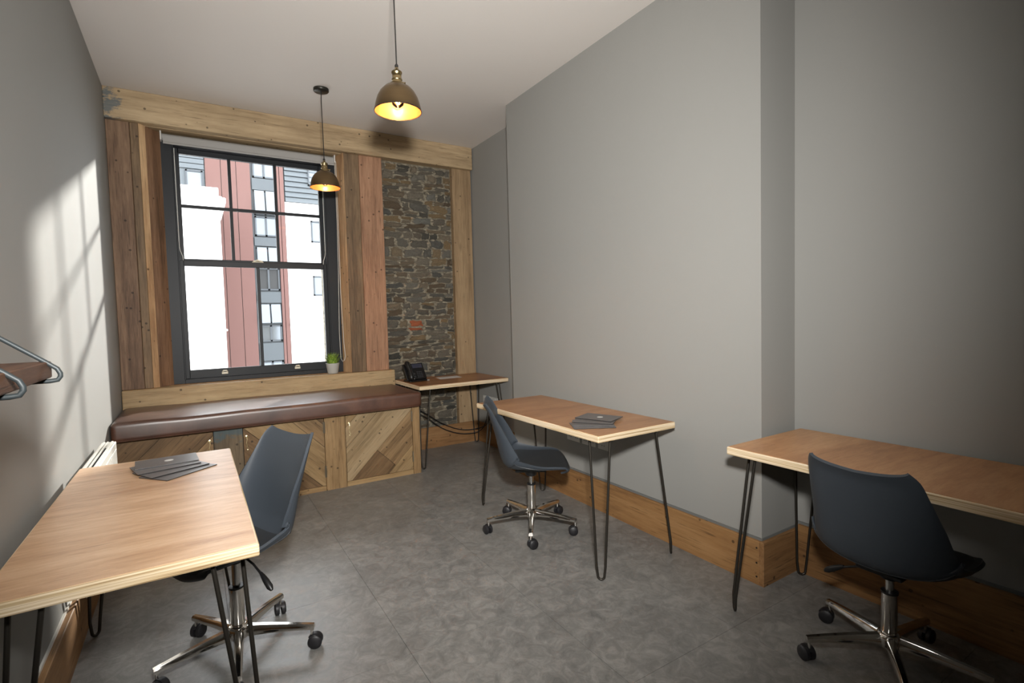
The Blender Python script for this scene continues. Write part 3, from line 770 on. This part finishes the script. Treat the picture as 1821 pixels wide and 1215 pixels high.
def make_chair(label):
    t = thing('office_chair', label, 'chair', (0, 0, 0), 0)
    shell_mesh('shell', 28, 44, 1.0, 0, 1, 0, .011, M['shellmat'], t)
    shell_mesh('seat_pad', 24, 30, .84, .05, .50, .013, .006, M['padmat'], t)
    bm = bmesh.new(); box(bm, -.075, .075, -.10, .09, .384, .402, bev=.004); lathe(bm, [(.030, .345), (.036, .352), (.038, .386)], seg=20); obj('seat_mount', bm, M['black'], t, smooth=40)
    bm = bmesh.new(); lathe(bm, [(.0145, .20), (.0145, .352)], seg=20); obj('piston', bm, M['piston'], t, smooth=50)
    bm = bmesh.new(); lathe(bm, [(.024, .285), (.028, .287), (.028, .295), (.016, .297)], seg=24); obj('collar', bm, M['black'], t, smooth=50)
    bm = bmesh.new(); lathe(bm, [(.024, .10), (.026, .104), (.026, .287), (.0, .287)], seg=24); obj('gas_sleeve', bm, M['chrome'], t, smooth=50)
    bm = bmesh.new(); lathe(bm, [(.001, .080), (.030, .080), (.038, .086), (.040, .100), (.040, .124), (.034, .134), (.027, .137)], seg=28); obj('hub', bm, M['chrome'], t, smooth=50)
    # lever with a flattened grip
    lv_b = bmesh.new(); tube(lv_b, [(-.03, -.02, .366), (-.10, -.02, .352), (-.165, -.02, .322)], .0045, 8); lv = obj('lever', lv_b, M['black'], t, smooth=50)
    bm = bmesh.new(); tube(bm, [(-.150, -.02, .331), (-.165, -.02, .322), (-.185, -.02, .309), (-.21, -.02, .292), (-.222, -.02, .283)], .01, 12, radii=[.006, .009, .0115, .012, .006]); obj('grip', bm, M['black'], lv, smooth=50)
    # one tapered arm with its twin-wheel caster, then copies around the hub
    bm = bmesh.new()
    sec = [(.030, .130, .019, .040), (.12, .122, .016, .031), (.22, .110, .0135, .024), (.290, .100, .012, .020)]
    rings = []
    for x, zt, hw, h_ in sec:
        rings.append([bm.verts.new(c_) for c_ in ((x, -hw, zt-h_), (x, hw, zt-h_), (x, hw, zt-h_*.35), (x, hw*.55, zt), (x, -hw*.55, zt), (x, -hw, zt-h_*.35))])
    for A, B_ in zip(rings, rings[1:]):
        for k in range(6): bm.faces.new((A[k], A[(k+1) % 6], B_[(k+1) % 6], B_[k]))
    bm.faces.new(rings[0]); bm.faces.new(rings[-1][::-1])
    arm = obj('base_arm', bm, M['chrome'], t, smooth=35)
    def caster_bm():
        bm = bmesh.new(); xc = .012
        for s_ in (-1, 1):
            lathe(bm, [(.001, s_*.004), (.022, s_*.004), (.0275, s_*.006), (.0285, s_*.012), (.0275, s_*.019), (.022, s_*.0235), (.001, s_*.025)], (xc, 0, .0287), 22, 'y')
        # hood over the wheels
        for s_ in range(0, 1):
            pr = [(xc+.031*math.cos(a), .0285+.031*math.sin(a)) for a in [R(20+k*16) for k in range(9)]]
            lo = [bm.verts.new((x, -.006, z)) for x, z in pr]+[bm.verts.new((xc, -.006, .0285))]; hi = [bm.verts.new((x, .006, z)) for x, z in pr]+[bm.verts.new((xc, .006, .0285))]
            m_ = len(lo); bm.faces.new(lo); bm.faces.new(hi[::-1])
            for j in range(m_): bm.faces.new((lo[j], hi[j], hi[(j+1) % m_], lo[(j+1) % m_]))
        return bm
    ca = obj('caster', caster_bm(), M['caster'], arm, smooth=40); ca.location = (.280, 0, 0)
    bm = bmesh.new(); lathe(bm, [(.0055, .052), (.0055, .083)], (.280, 0, 0), 10); st = obj('caster_stem', bm, M['chrome'], arm, smooth=40)
    sw = [0, 40, -70, 120, 200]
    ca.rotation_euler = (0, 0, R(sw[0]))
    arms = [arm]
    for k in range(1, 5):
        c = arm.copy(); COL.objects.link(c); c.parent = t; c.rotation_euler = (0, 0, R(72*k))
        for ch in (ca, st):
            d = ch.copy(); COL.objects.link(d); d.parent = c
            if ch is ca: d.rotation_euler = (0, 0, R(sw[k]))
        arms.append(c)
    return t, arms
def dup(root):
    r = root.copy(); COL.objects.link(r)
    for ch in list(root.children):
        c = ch.copy(); COL.objects.link(c); c.parent = r
        for g_ in ch.children:
            d = g_.copy(); COL.objects.link(d); d.parent = c
    return r
def place(root, x, y, az, phase, label, up=0):
    """az: compass azimuth the seat faces, 0 = towards the window, 90 = right; phase: angle of the first arm in the room"""
    root['label'] = label; root['group'] = 'charcoal shell office chairs'
    zr = R(-az)
    tilt = Matrix.Rotation(math.atan(.009), 4, 'X')
    root.matrix_world = Matrix.Translation((x, y, fz(y)+.0003)) @ tilt @ Matrix.Rotation(zr, 4, 'Z')
    k = 0
    for ch in root.children:
        if ch.name.split('.')[0] in ('shell', 'seat_pad', 'seat_mount', 'piston', 'lever'): ch.location.z += up
        if ch.name.startswith('base_arm'):
            ch.rotation_euler = (0, 0, R(phase)+R(72*k)-zr); k += 1
c1, _ = make_chair('')
c2 = dup(c1); c3 = dup(c1)
place(c1, 2.243, 2.640, 121, 18.3, 'charcoal shell swivel chair side-on at the desk by the chimney breast')
place(c2, .583, 2.305, -114, -22.2, 'charcoal shell swivel chair tucked behind the left desk, facing the camera', up=.048)
place(c3, 2.652, .852, 90, -3.7, 'charcoal shell swivel chair seen from behind at the right desk')

# ------------------------------------------------------------------ folders
def folder(px, py, z, a, label, group, L_=.225, W_=.160, logo=False):
    """a thin card folder; its hinge corner at (px, py), long side along angle a, body to the right of it"""
    t = thing('folder', label, 'folder', (px, py, z), R(a), group)
    obj('cover', B(0, L_, -W_, 0, .0026, .0037), M['folder'], t)
    obj('gap_shadow', B(.0008, L_-.0008, -W_+.0008, -.0008, 0, .0027), M['black'], t)  # black layer painted in as the shadow line under each cover
    if logo:
        bm = bmesh.new(); lathe(bm, [(.001, .0037), (.017, .0037), (.017, .0040), (.001, .0040)], (L_*.47, -W_*.5, 0), 24); o = obj('logo', bm, M['folder_logo'], t); o['label'] = 'small pale round emblem'
    return t
z0 = .7502; dz = .0052
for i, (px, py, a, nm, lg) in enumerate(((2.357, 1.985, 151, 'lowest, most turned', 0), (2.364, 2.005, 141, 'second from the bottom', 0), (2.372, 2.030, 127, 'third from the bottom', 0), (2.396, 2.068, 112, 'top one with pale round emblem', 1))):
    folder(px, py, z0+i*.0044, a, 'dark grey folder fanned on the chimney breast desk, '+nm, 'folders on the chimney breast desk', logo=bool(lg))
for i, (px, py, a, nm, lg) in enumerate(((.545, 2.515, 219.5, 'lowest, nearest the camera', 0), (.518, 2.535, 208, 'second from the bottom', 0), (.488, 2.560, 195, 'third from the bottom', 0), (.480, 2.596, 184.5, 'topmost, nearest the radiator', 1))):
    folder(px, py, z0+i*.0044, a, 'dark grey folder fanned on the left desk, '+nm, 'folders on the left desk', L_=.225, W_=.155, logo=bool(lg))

# ------------------------------------------------------------------ telephone, papers, cable
ph = thing('desk_telephone', 'black desk telephone on the small alcove desk', 'telephone', (2.245, 4.60, .7662), R(8))
def phpart(name, bm, m, parent=ph, **k): return obj(name, bm, m, parent, **k)
# base foot and tilted body
bm = bmesh.new(); box(bm, -.085, .10, -.075, .06, 0, .016, bev=.006, seg=2); phpart('foot', bm, M['phone'])
def tilt(bm, ang=58, piv=(0, -.055, .016)):
    bmesh.ops.rotate(bm, verts=bm.verts, cent=piv, matrix=Matrix.Rotation(R(ang), 3, 'X')); return bm
bm = bmesh.new(); box(bm, -.035, .10, -.055, .115, .010, .032, bev=.006, seg=2); body = phpart('body', tilt(bm), M['phone'])
bm = bmesh.new(); box(bm, -.105, -.040, -.055, .115, .006, .026, bev=.005, seg=2); phpart('cradle', tilt(bm), M['phone'])
bm = bmesh.new(); box(bm, -.020, .085, .062, .105, .0325, .0335); phpart('display', tilt(bm), M['screen'], body)
for r_ in range(4):
    for c_ in range(3):
        bm = bmesh.new(); box(bm, .008+c_*.021, .023+c_*.021, -.040+r_*.018, -.030+r_*.018, .0322, .0345); phpart('key', tilt(bm), M['key'], body)
for r_ in range(2):
    bm = bmesh.new(); box(bm, -.026, -.012, -.035+r_*.03, -.020+r_*.03, .0322, .0342); phpart('key', tilt(bm), M['key'], body)
bm = bmesh.new(); box(bm, -.039, -.036, -.055, .118, .030, .034); phpart('trim_strip', tilt(bm), M['silver'], ph)
bm = bmesh.new()
tube(bm, [(-.072, -.058, .046), (-.072, -.045, .052), (-.072, -.020, .058), (-.072, .03, .062), (-.072, .08, .058), (-.072, .105, .052), (-.072, .122, .046)], .02, 14, radii=[.017, .025, .020, .0165, .020, .026, .018])
phpart('handset', tilt(bm), M['phone'], ph, smooth=50)
def sheet(pts, z, label, grp=None):
    cx = sum(p_[0] for p_ in pts)/4; cy = sum(p_[1] for p_ in pts)/4
    bm = bmesh.new(); lo = [bm.verts.new((x-cx, y-cy, 0)) for x, y in pts]; hi = [bm.verts.new((x-cx, y-cy, .0008)) for x, y in pts]
    bm.faces.new(lo[::-1]); bm.faces.new(hi)
    for i in range(4): bm.faces.new((lo[i], lo[(i+1) % 4], hi[(i+1) % 4], hi[i]))
    o = obj('paper_sheet', bm, M['paper']); o.location = (cx, cy, z); tag(o, label, 'paper', grp)
sheet([(2.491, 4.555), (2.726, 4.553), (2.746, 4.720), (2.511, 4.718)], .7663, 'large white paper sheet lying on the small alcove desk')
sheet([(2.325, 4.560), (2.372, 4.540), (2.412, 4.625), (2.365, 4.645)], .7663, 'small white slip of paper right of the telephone')
def cable(name, pts, r, label):
    bm = bmesh.new(); fine = []
    P = [Vector(p_) for p_ in pts]
    for i in range(len(P)-1):
        p0, p1, p2, p3 = P[max(i-1, 0)], P[i], P[i+1], P[min(i+2, len(P)-1)]
        for k in range(6):
            t = k/6; fine.append(.5*((2*p1)+(-p0+p2)*t+(2*p0-5*p1+4*p2-p3)*t*t+(-p0+3*p1-3*p2+p3)*t**3))
    fine.append(P[-1]); tube(bm, fine, r, 8); c = sum(fine, Vector())/len(fine)
    bmesh.ops.translate(bm, verts=bm.verts, vec=-c)
    o = obj(name, bm, M['cable'], smooth=50); o.location = c; tag(o, label, 'cable')
cable('power_cable', [(2.16, 4.79, .728), (2.19, 4.80, .60), (2.28, 4.81, .50), (2.44, 4.81, .395), (2.62, 4.81, .270), (2.80, 4.80, .190), (2.95, 4.74, .185), (3.02, 4.62, .24), (3.052, 4.56, .36), (3.058, 4.55, .48)], .0042, 'black cable sagging highest under the small alcove desk')
cable('data_cable', [(2.20, 4.76, .728), (2.22, 4.78, .58), (2.30, 4.79, .45), (2.45, 4.79, .35), (2.61, 4.79, .225), (2.80, 4.78, .150), (2.97, 4.74, .148), (3.03, 4.68, .22), (3.055, 4.64, .38), (3.060, 4.63, .48)], .0042, 'black cable hanging lowest under the small alcove desk')

def socket(name, x, y0, y1, z0, z1, m, label, grp=None, n=2):
    t = thing(name, label, 'socket', (x, (y0+y1)/2, z0), 0, grp)
    obj('plate', B(x-.008, x, y0, y1, z0, z1, bev=.002), m, t, world=True)
    for k in range(n):
        yc = y0+(y1-y0)*(k+.5)/n
        for a, b_, c, d in ((-.003, .003, .050, .060), (-.014, -.007, .026, .031), (.007, .014, .026, .031)):
            obj('pin_slot', B(x-.0088, x-.007, yc+a, yc+b_, z0+c, z0+d), M['black'], t, world=True)
        obj('switch', B(x-.011, x-.007, yc-.006+.018, yc+.006+.018, z0+.060, z0+.074, bev=.001), m, t, world=True)
socket('double_socket', XA, 4.60, 4.745, .445, .531, M['grey_plate'], 'double wall socket under the small alcove desk, nearer the window', 'sockets in the alcove')
socket('double_socket', XA, 4.44, 4.585, .445, .531, M['grey_plate'], 'double wall socket under the small alcove desk, farther from the window', 'sockets in the alcove')
socket('double_socket', XB, 2.835, 2.981, .435, .521, M['grey_plate'], 'wall socket behind the chimney breast desk, leftmost of three', 'sockets behind the chimney breast desk')
socket('double_socket', XB, 2.665, 2.811, .435, .521, M['grey_plate'], 'wall socket behind the chimney breast desk, middle of three', 'sockets behind the chimney breast desk')
socket('single_socket', XB, 2.535, 2.641, .435, .521, M['grey_plate'], 'wall socket behind the chimney breast desk, rightmost of three', 'sockets behind the chimney breast desk', n=1)

# ------------------------------------------------------------------ radiator and shelf on the left wall
ra = thing('radiator', 'white panel radiator on the left wall between desk and bench', 'radiator', (.045, 3.22, .16))
RX0, RX1, RY0, RY1, RZ0, RZ1 = .026, .092, 2.87, 3.56, .16, .722
bm = bmesh.new(); box(bm, RX1-.012, RX1, RY0, RY1, RZ0, RZ1-.004, bev=.003)
k = RY0+.03
while k < RY1-.04:
    box(bm, RX1-.001, RX1+.003, k, k+.018, RZ0+.04, RZ1-.04, bev=.0015); k += .036
obj('front_panel', bm, M['radiator'], ra, world=True)
obj('back_panel', B(RX0, RX0+.010, RY0, RY1, RZ0, RZ1-.004, bev=.003), M['radiator'], ra, world=True)
bm = bmesh.new()
for a, b_ in ((RX0+.010, RX0+.018), (RX0+.0275, RX0+.0325), (RX1-.020, RX1-.012)): box(bm, a, b_, RY0, RY1, RZ1-.008, RZ1)
obj('top_grille', bm, M['radiator'], ra, world=True)
bm = bmesh.new(); k = RY0+.02
while k < RY1-.02: box(bm, RX0+.016, RX1-.016, k, k+.002, RZ0+.03, RZ1-.03); k += .02
obj('convector_fins', bm, M['radiator_dark'], ra, world=True)
for yy in (RY0, RY1-.004):
    bm = B(RX0+.004, RX1-.006, yy, yy+.004, RZ0+.01, RZ1-.004); o = obj('end_cover', bm, M['radiator'], ra, world=True)
obj('vent_slot', B(RX1-.001, RX1+.0008, RY1-.020, RY1-.008, RZ1-.075, RZ1-.045), M['radiator_dark'], ra, world=True)
obj('wall_bracket', B(-.001, RX0+.004, RY0+.1, RY0+.13, RZ1-.2, RZ1-.05), M['radiator'], ra, world=True)
obj('wall_bracket', B(-.001, RX0+.004, RY1-.13, RY1-.10, RZ1-.2, RZ1-.05), M['radiator'], ra, world=True)

sh = thing('wall_shelf', 'dark wooden shelf on wire brackets on the left wall', 'shelf', (0, 1.15, 1.25))
obj('board', B(.002, .236, .90, 1.385, 1.2525, 1.286, bev=.002), M['shelf'], sh, world=True)
for yy in (1.352, 1.085):
    bm = bmesh.new()
    tube(bm, [(.004, yy, 1.455), (.004, yy, 1.470), (.012, yy, 1.462), (.10, yy, 1.392), (.232, yy, 1.287), (.250, yy, 1.272), (.2545, yy, 1.262), (.2545, yy, 1.256), (.250, yy, 1.249), (.238, yy, 1.2475), (.010, yy, 1.2475), (.004, yy, 1.252), (.004, yy, 1.47)], .0045, 10)
    obj('wire_bracket', bm, M['bracket'], sh, world=True, smooth=60)

# ------------------------------------------------------------------ pendant lamps
def lamp(x, y, zb, label):
    t = thing('pendant_lamp', label, 'lamp', (x, y, H), 0, 'brass pendant lamps')
    z = zb-H; Rr = .110
    outer = [(.024, z+.128), (.040, z+.124), (.062, z+.111), (.082, z+.090), (.096, z+.064), (.104, z+.038), (Rr, z+.010), (Rr+.001, z)]
    bm = bmesh.new(); lathe(bm, outer, seg=48); 
    for f in [f for f in bm.faces if len(f.verts) > 4]: bm.faces.remove(f)
    sd = obj('shade', bm, M['brass'], t, smooth='all')
    bm = bmesh.new(); lathe(bm, [(r-.0018, zz-(.0018 if i < 6 else 0)) for i, (r, zz) in enumerate(outer)], seg=48)
    for f in [f for f in bm.faces if len(f.verts) > 4]: bm.faces.remove(f)
    obj('shade_lining', bm, M['brass_in'], sd, smooth='all')
    bm = bmesh.new(); lathe(bm, [(Rr+.0012, z-.001), (Rr+.0022, z+.001), (Rr+.0012, z+.003), (Rr-.001, z+.002), (Rr-.001, z-.001)], seg=48); bm2 = bm
    for f in [f for f in bm.faces if len(f.verts) > 4]: bm.faces.remove(f)
    obj('rim', bm, M['canopy'], sd, smooth='all')
    bm = bmesh.new(); lathe(bm, [(.004, z+.212), (.008, z+.205), (.012, z+.196), (.020, z+.190), (.025, z+.186), (.025, z+.180), (.022, z+.177), (.022, z+.156), (.025, z+.152), (.025, z+.148), (.022, z+.144), (.024, z+.134), (.034, z+.130), (.034, z+.124), (.022, z+.122)], seg=28)
    obj('lampholder', bm, M['brass_cap'], t, smooth=45)
    bm = bmesh.new(); tube(bm, [(.022, 0, z+.142), (.036, 0, z+.142)], .004, 8); lathe(bm, [(.001, -.002), (.006, 0), (.006, .003), (.001, .005)], (.038, 0, z+.142), 10, 'x'); obj('switch_knob', bm, M['brass_cap'], t)
    bm = bmesh.new(); tube(bm, [(0, 0, z+.208), (.001, .002, z+.26), (0, .001, z/2), (-.002, 0, -.1), (0, 0, -.02)], .0032, 8); lathe(bm, [(.001, z+.205), (.008, z+.207), (.009, z+.216), (.004, z+.224)], seg=12); obj('flex', bm, M['flex'], t, smooth=50)
    bm = bmesh.new(); lathe(bm, [(.001, -.026), (.006, -.025), (.052, -.022), (.056, -.018), (.056, -.001), (.001, -.001)], seg=40); obj('ceiling_rose', bm, M['canopy'], t, smooth=45)
    bm = bmesh.new(); lathe(bm, [(.013, z+.120), (.016, z+.105), (.030, z+.075), (.032, z+.055), (.026, z+.032), (.012, z+.020), (.001, z+.017)], seg=24); bu = obj('bulb', bm, M['bulb'], t, smooth='all')
    bm = bmesh.new()
    tube(bm, [(.009*math.cos(a), .009*math.sin(a), z+.040+.045*((k_ % 2))) for k_, a in enumerate([i_*math.pi/4 for i_ in range(9)])], .0016, 6)
    obj('filament', bm, M['filament'], bu)
    ld = bpy.data.lights.new('bulb_light', 'POINT'); ld.energy = 7.0; ld.color = (1, .62, .34); ld.shadow_soft_size = .018
    lo = bpy.data.objects.new('bulb_light', ld); COL.objects.link(lo); lo.parent = t; lo.location = (0, 0, z+.06)
lamp(1.370, 2.40, 2.350, 'brass dome pendant lamp nearer the camera, hanging lower in front of the beam')
lamp(1.402, 4.139, 2.384, 'brass dome pendant lamp nearer the window, with its ceiling rose in view')

# ------------------------------------------------------------------ across the street
struct('street', B(-30, 30, 5.6, 60, -5.2, -5.0), M['street'], 'street below the window')
GZ = -5.0
# white neighbour on the left, in front of the clad block
wb = thing('white_building', 'white rendered building with stepped cornice outside, at left', 'building', (-3, 12, GZ))
obj('wall', B(-7, 1.055, 12, 13.9, GZ, 3.70), M['render_white'], wb, world=True)
obj('parapet', B(-7, 1.048, 12.02, 13.9, 3.93, 4.12), M['render_white'], wb, world=True)
obj('cornice', B(-7, 1.165, 11.86, 13.9, 3.79, 3.90, bev=.015), M['render_white'], wb, world=True)
obj('cornice', B(-7, 1.11, 11.92, 13.9, 3.70, 3.79, bev=.01), M['render_white'], wb, world=True)
obj('cornice', B(-7, 1.10, 11.95, 13.9, 3.90, 3.94), M['render_white'], wb, world=True)
obj('string_course', B(-7, 1.085, 11.93, 12.05, 1.215, 1.255, bev=.008), M['render_white'], wb, world=True)
# clad apartment block
ab = thing('apartment_building', 'terracotta clad and white apartment building outside, beyond the white neighbour', 'building', (2, 14, GZ))
obj('core', B(-6, 5.2, 14.06, 22, GZ, 6.3), M['ext_grey'], ab, world=True)
edges = [.885, 1.21, 1.53, 1.835]
pz = [GZ, -1.2, 6.3]
for a, b_ in zip(edges, edges[1:]):
    for c, d in zip(pz, pz[1:]): obj('cladding_panel', B(a+.006, b_-.006, 13.98, 14.06, c+.003, d-.003), M['cladding'], ab, world=True)
for a, b_ in ((2.405, 2.47), (2.48, 2.575)):
    for c, d in zip(pz, pz[1:]): obj('cladding_panel', B(a+.002, b_-.002, 13.97, 14.06, c+.003, d-.003), M['cladding'], ab, world=True)
# window strip: spandrels and paired casements
def ewin(x0, x1, z0, z1, y=14.0, n=2, dark=False):
    bm = bmesh.new(); f_ = .035
    box(bm, x0, x1, y, y+.06, z0, z0+f_); box(bm, x0, x1, y, y+.06, z1-f_, z1); box(bm, x0, x0+f_, y, y+.06, z0, z1); box(bm, x1-f_, x1, y, y+.06, z0, z1)
    for k in range(1, n): xm = x0+(x1-x0)*k/n; box(bm, xm-.022, xm+.022, y, y+.06, z0, z1)
    w_ = obj('window', bm, M['ext_frame'], ab, world=True)
    for k in range(n):
        bm = B(x0+(x1-x0)*k/n+.02, x0+(x1-x0)*(k+1)/n-.02, y+.03, y+.04, z0+f_, z1-f_)
        obj('pane', bm, M['ext_dark'] if dark else M['ext_glass'], w_, world=False).location = (0, 0, 0)
        w_.children[-1].data.transform(Matrix.Translation(-Vector(ab.location)))
for z0_, z1_, dk in ((4.92, 5.9, 0), (3.50, 3.98, 0), (2.55, 2.72, 0), (2.17, 2.72, 1), (.90, 1.30, 0), (-.9, .40, 0), (-3.5, -1.6, 0)):
    if (z0_, z1_) == (2.55, 2.72): continue
    ewin(1.885, 2.385, z0_, z1_, dark=bool(dk))
for z0_, z1_ in ((4.02, 4.60), (2.74, 3.22), (1.35, 1.82)):
    ewin(1.885, 2.385, z0_, z1_)
    for a, b_ in ((1.90, 2.12), (2.15, 2.37)):      # open top-hung lights
        bm = bmesh.new(); box(bm, a, b_, -.012, .012, -(z1_-z0_), 0, bev=.004); bmesh.ops.rotate(bm, verts=bm.verts, cent=(0, 0, 0), matrix=Matrix.Rotation(R(-9), 3, 'X')); bmesh.ops.translate(bm, verts=bm.verts, vec=(0, 13.97, z1_))
        o = obj('open_light', bm, M['ext_glass'], ab, world=True)
for z0_, z1_ in ((4.62, 4.90), (3.26, 3.47), (1.86, 2.13), (.42, .86), (-1.58, -.92)): obj('spandrel', B(1.86, 2.40, 13.99, 14.06, z0_, z1_), M['ext_grey'], ab, world=True)
# right white block with weatherboarding above
obj('wall', B(2.58, 5.2, 13.97, 14.06, GZ, 4.38), M['render_white'], ab, world=True)
obj('plinth_band', B(2.58, 5.2, 13.93, 13.97, 1.27, 1.33), M['render_white'], ab, world=True)
k = 4.38
while k < 6.2:
    bm = bmesh.new(); box(bm, 2.60, 5.2, 13.95, 14.05, k+.012, k+.128); 
    for v_ in bm.verts:
        if v_.co.z > k+.1 and v_.co.y < 14: v_.co.y += .03
    obj('weatherboard', bm, M['ext_board'], ab, world=True); k += .13
ewin(3.17, 3.80, 3.40, 3.95, y=13.93, n=1); ewin(3.17, 3.80, 2.03, 2.54, y=13.93, n=1); ewin(3.15, 3.80, 4.84, 5.32, y=13.93, n=1)
# left top: grey boards with a balcony window
k = 4.95
while k < 6.2:
    obj('weatherboard', B(-3, .87, 13.96, 14.05, k+.008, k+.112), M['ext_board'], ab, world=True); k += .12
bm = B(-3, .87, 13.99, 14.06, 3.9, 4.95); obj('wall', bm, M['ext_board'], ab, world=True)
ewin(.50, .84, 4.35, 4.92, y=13.94, n=1)
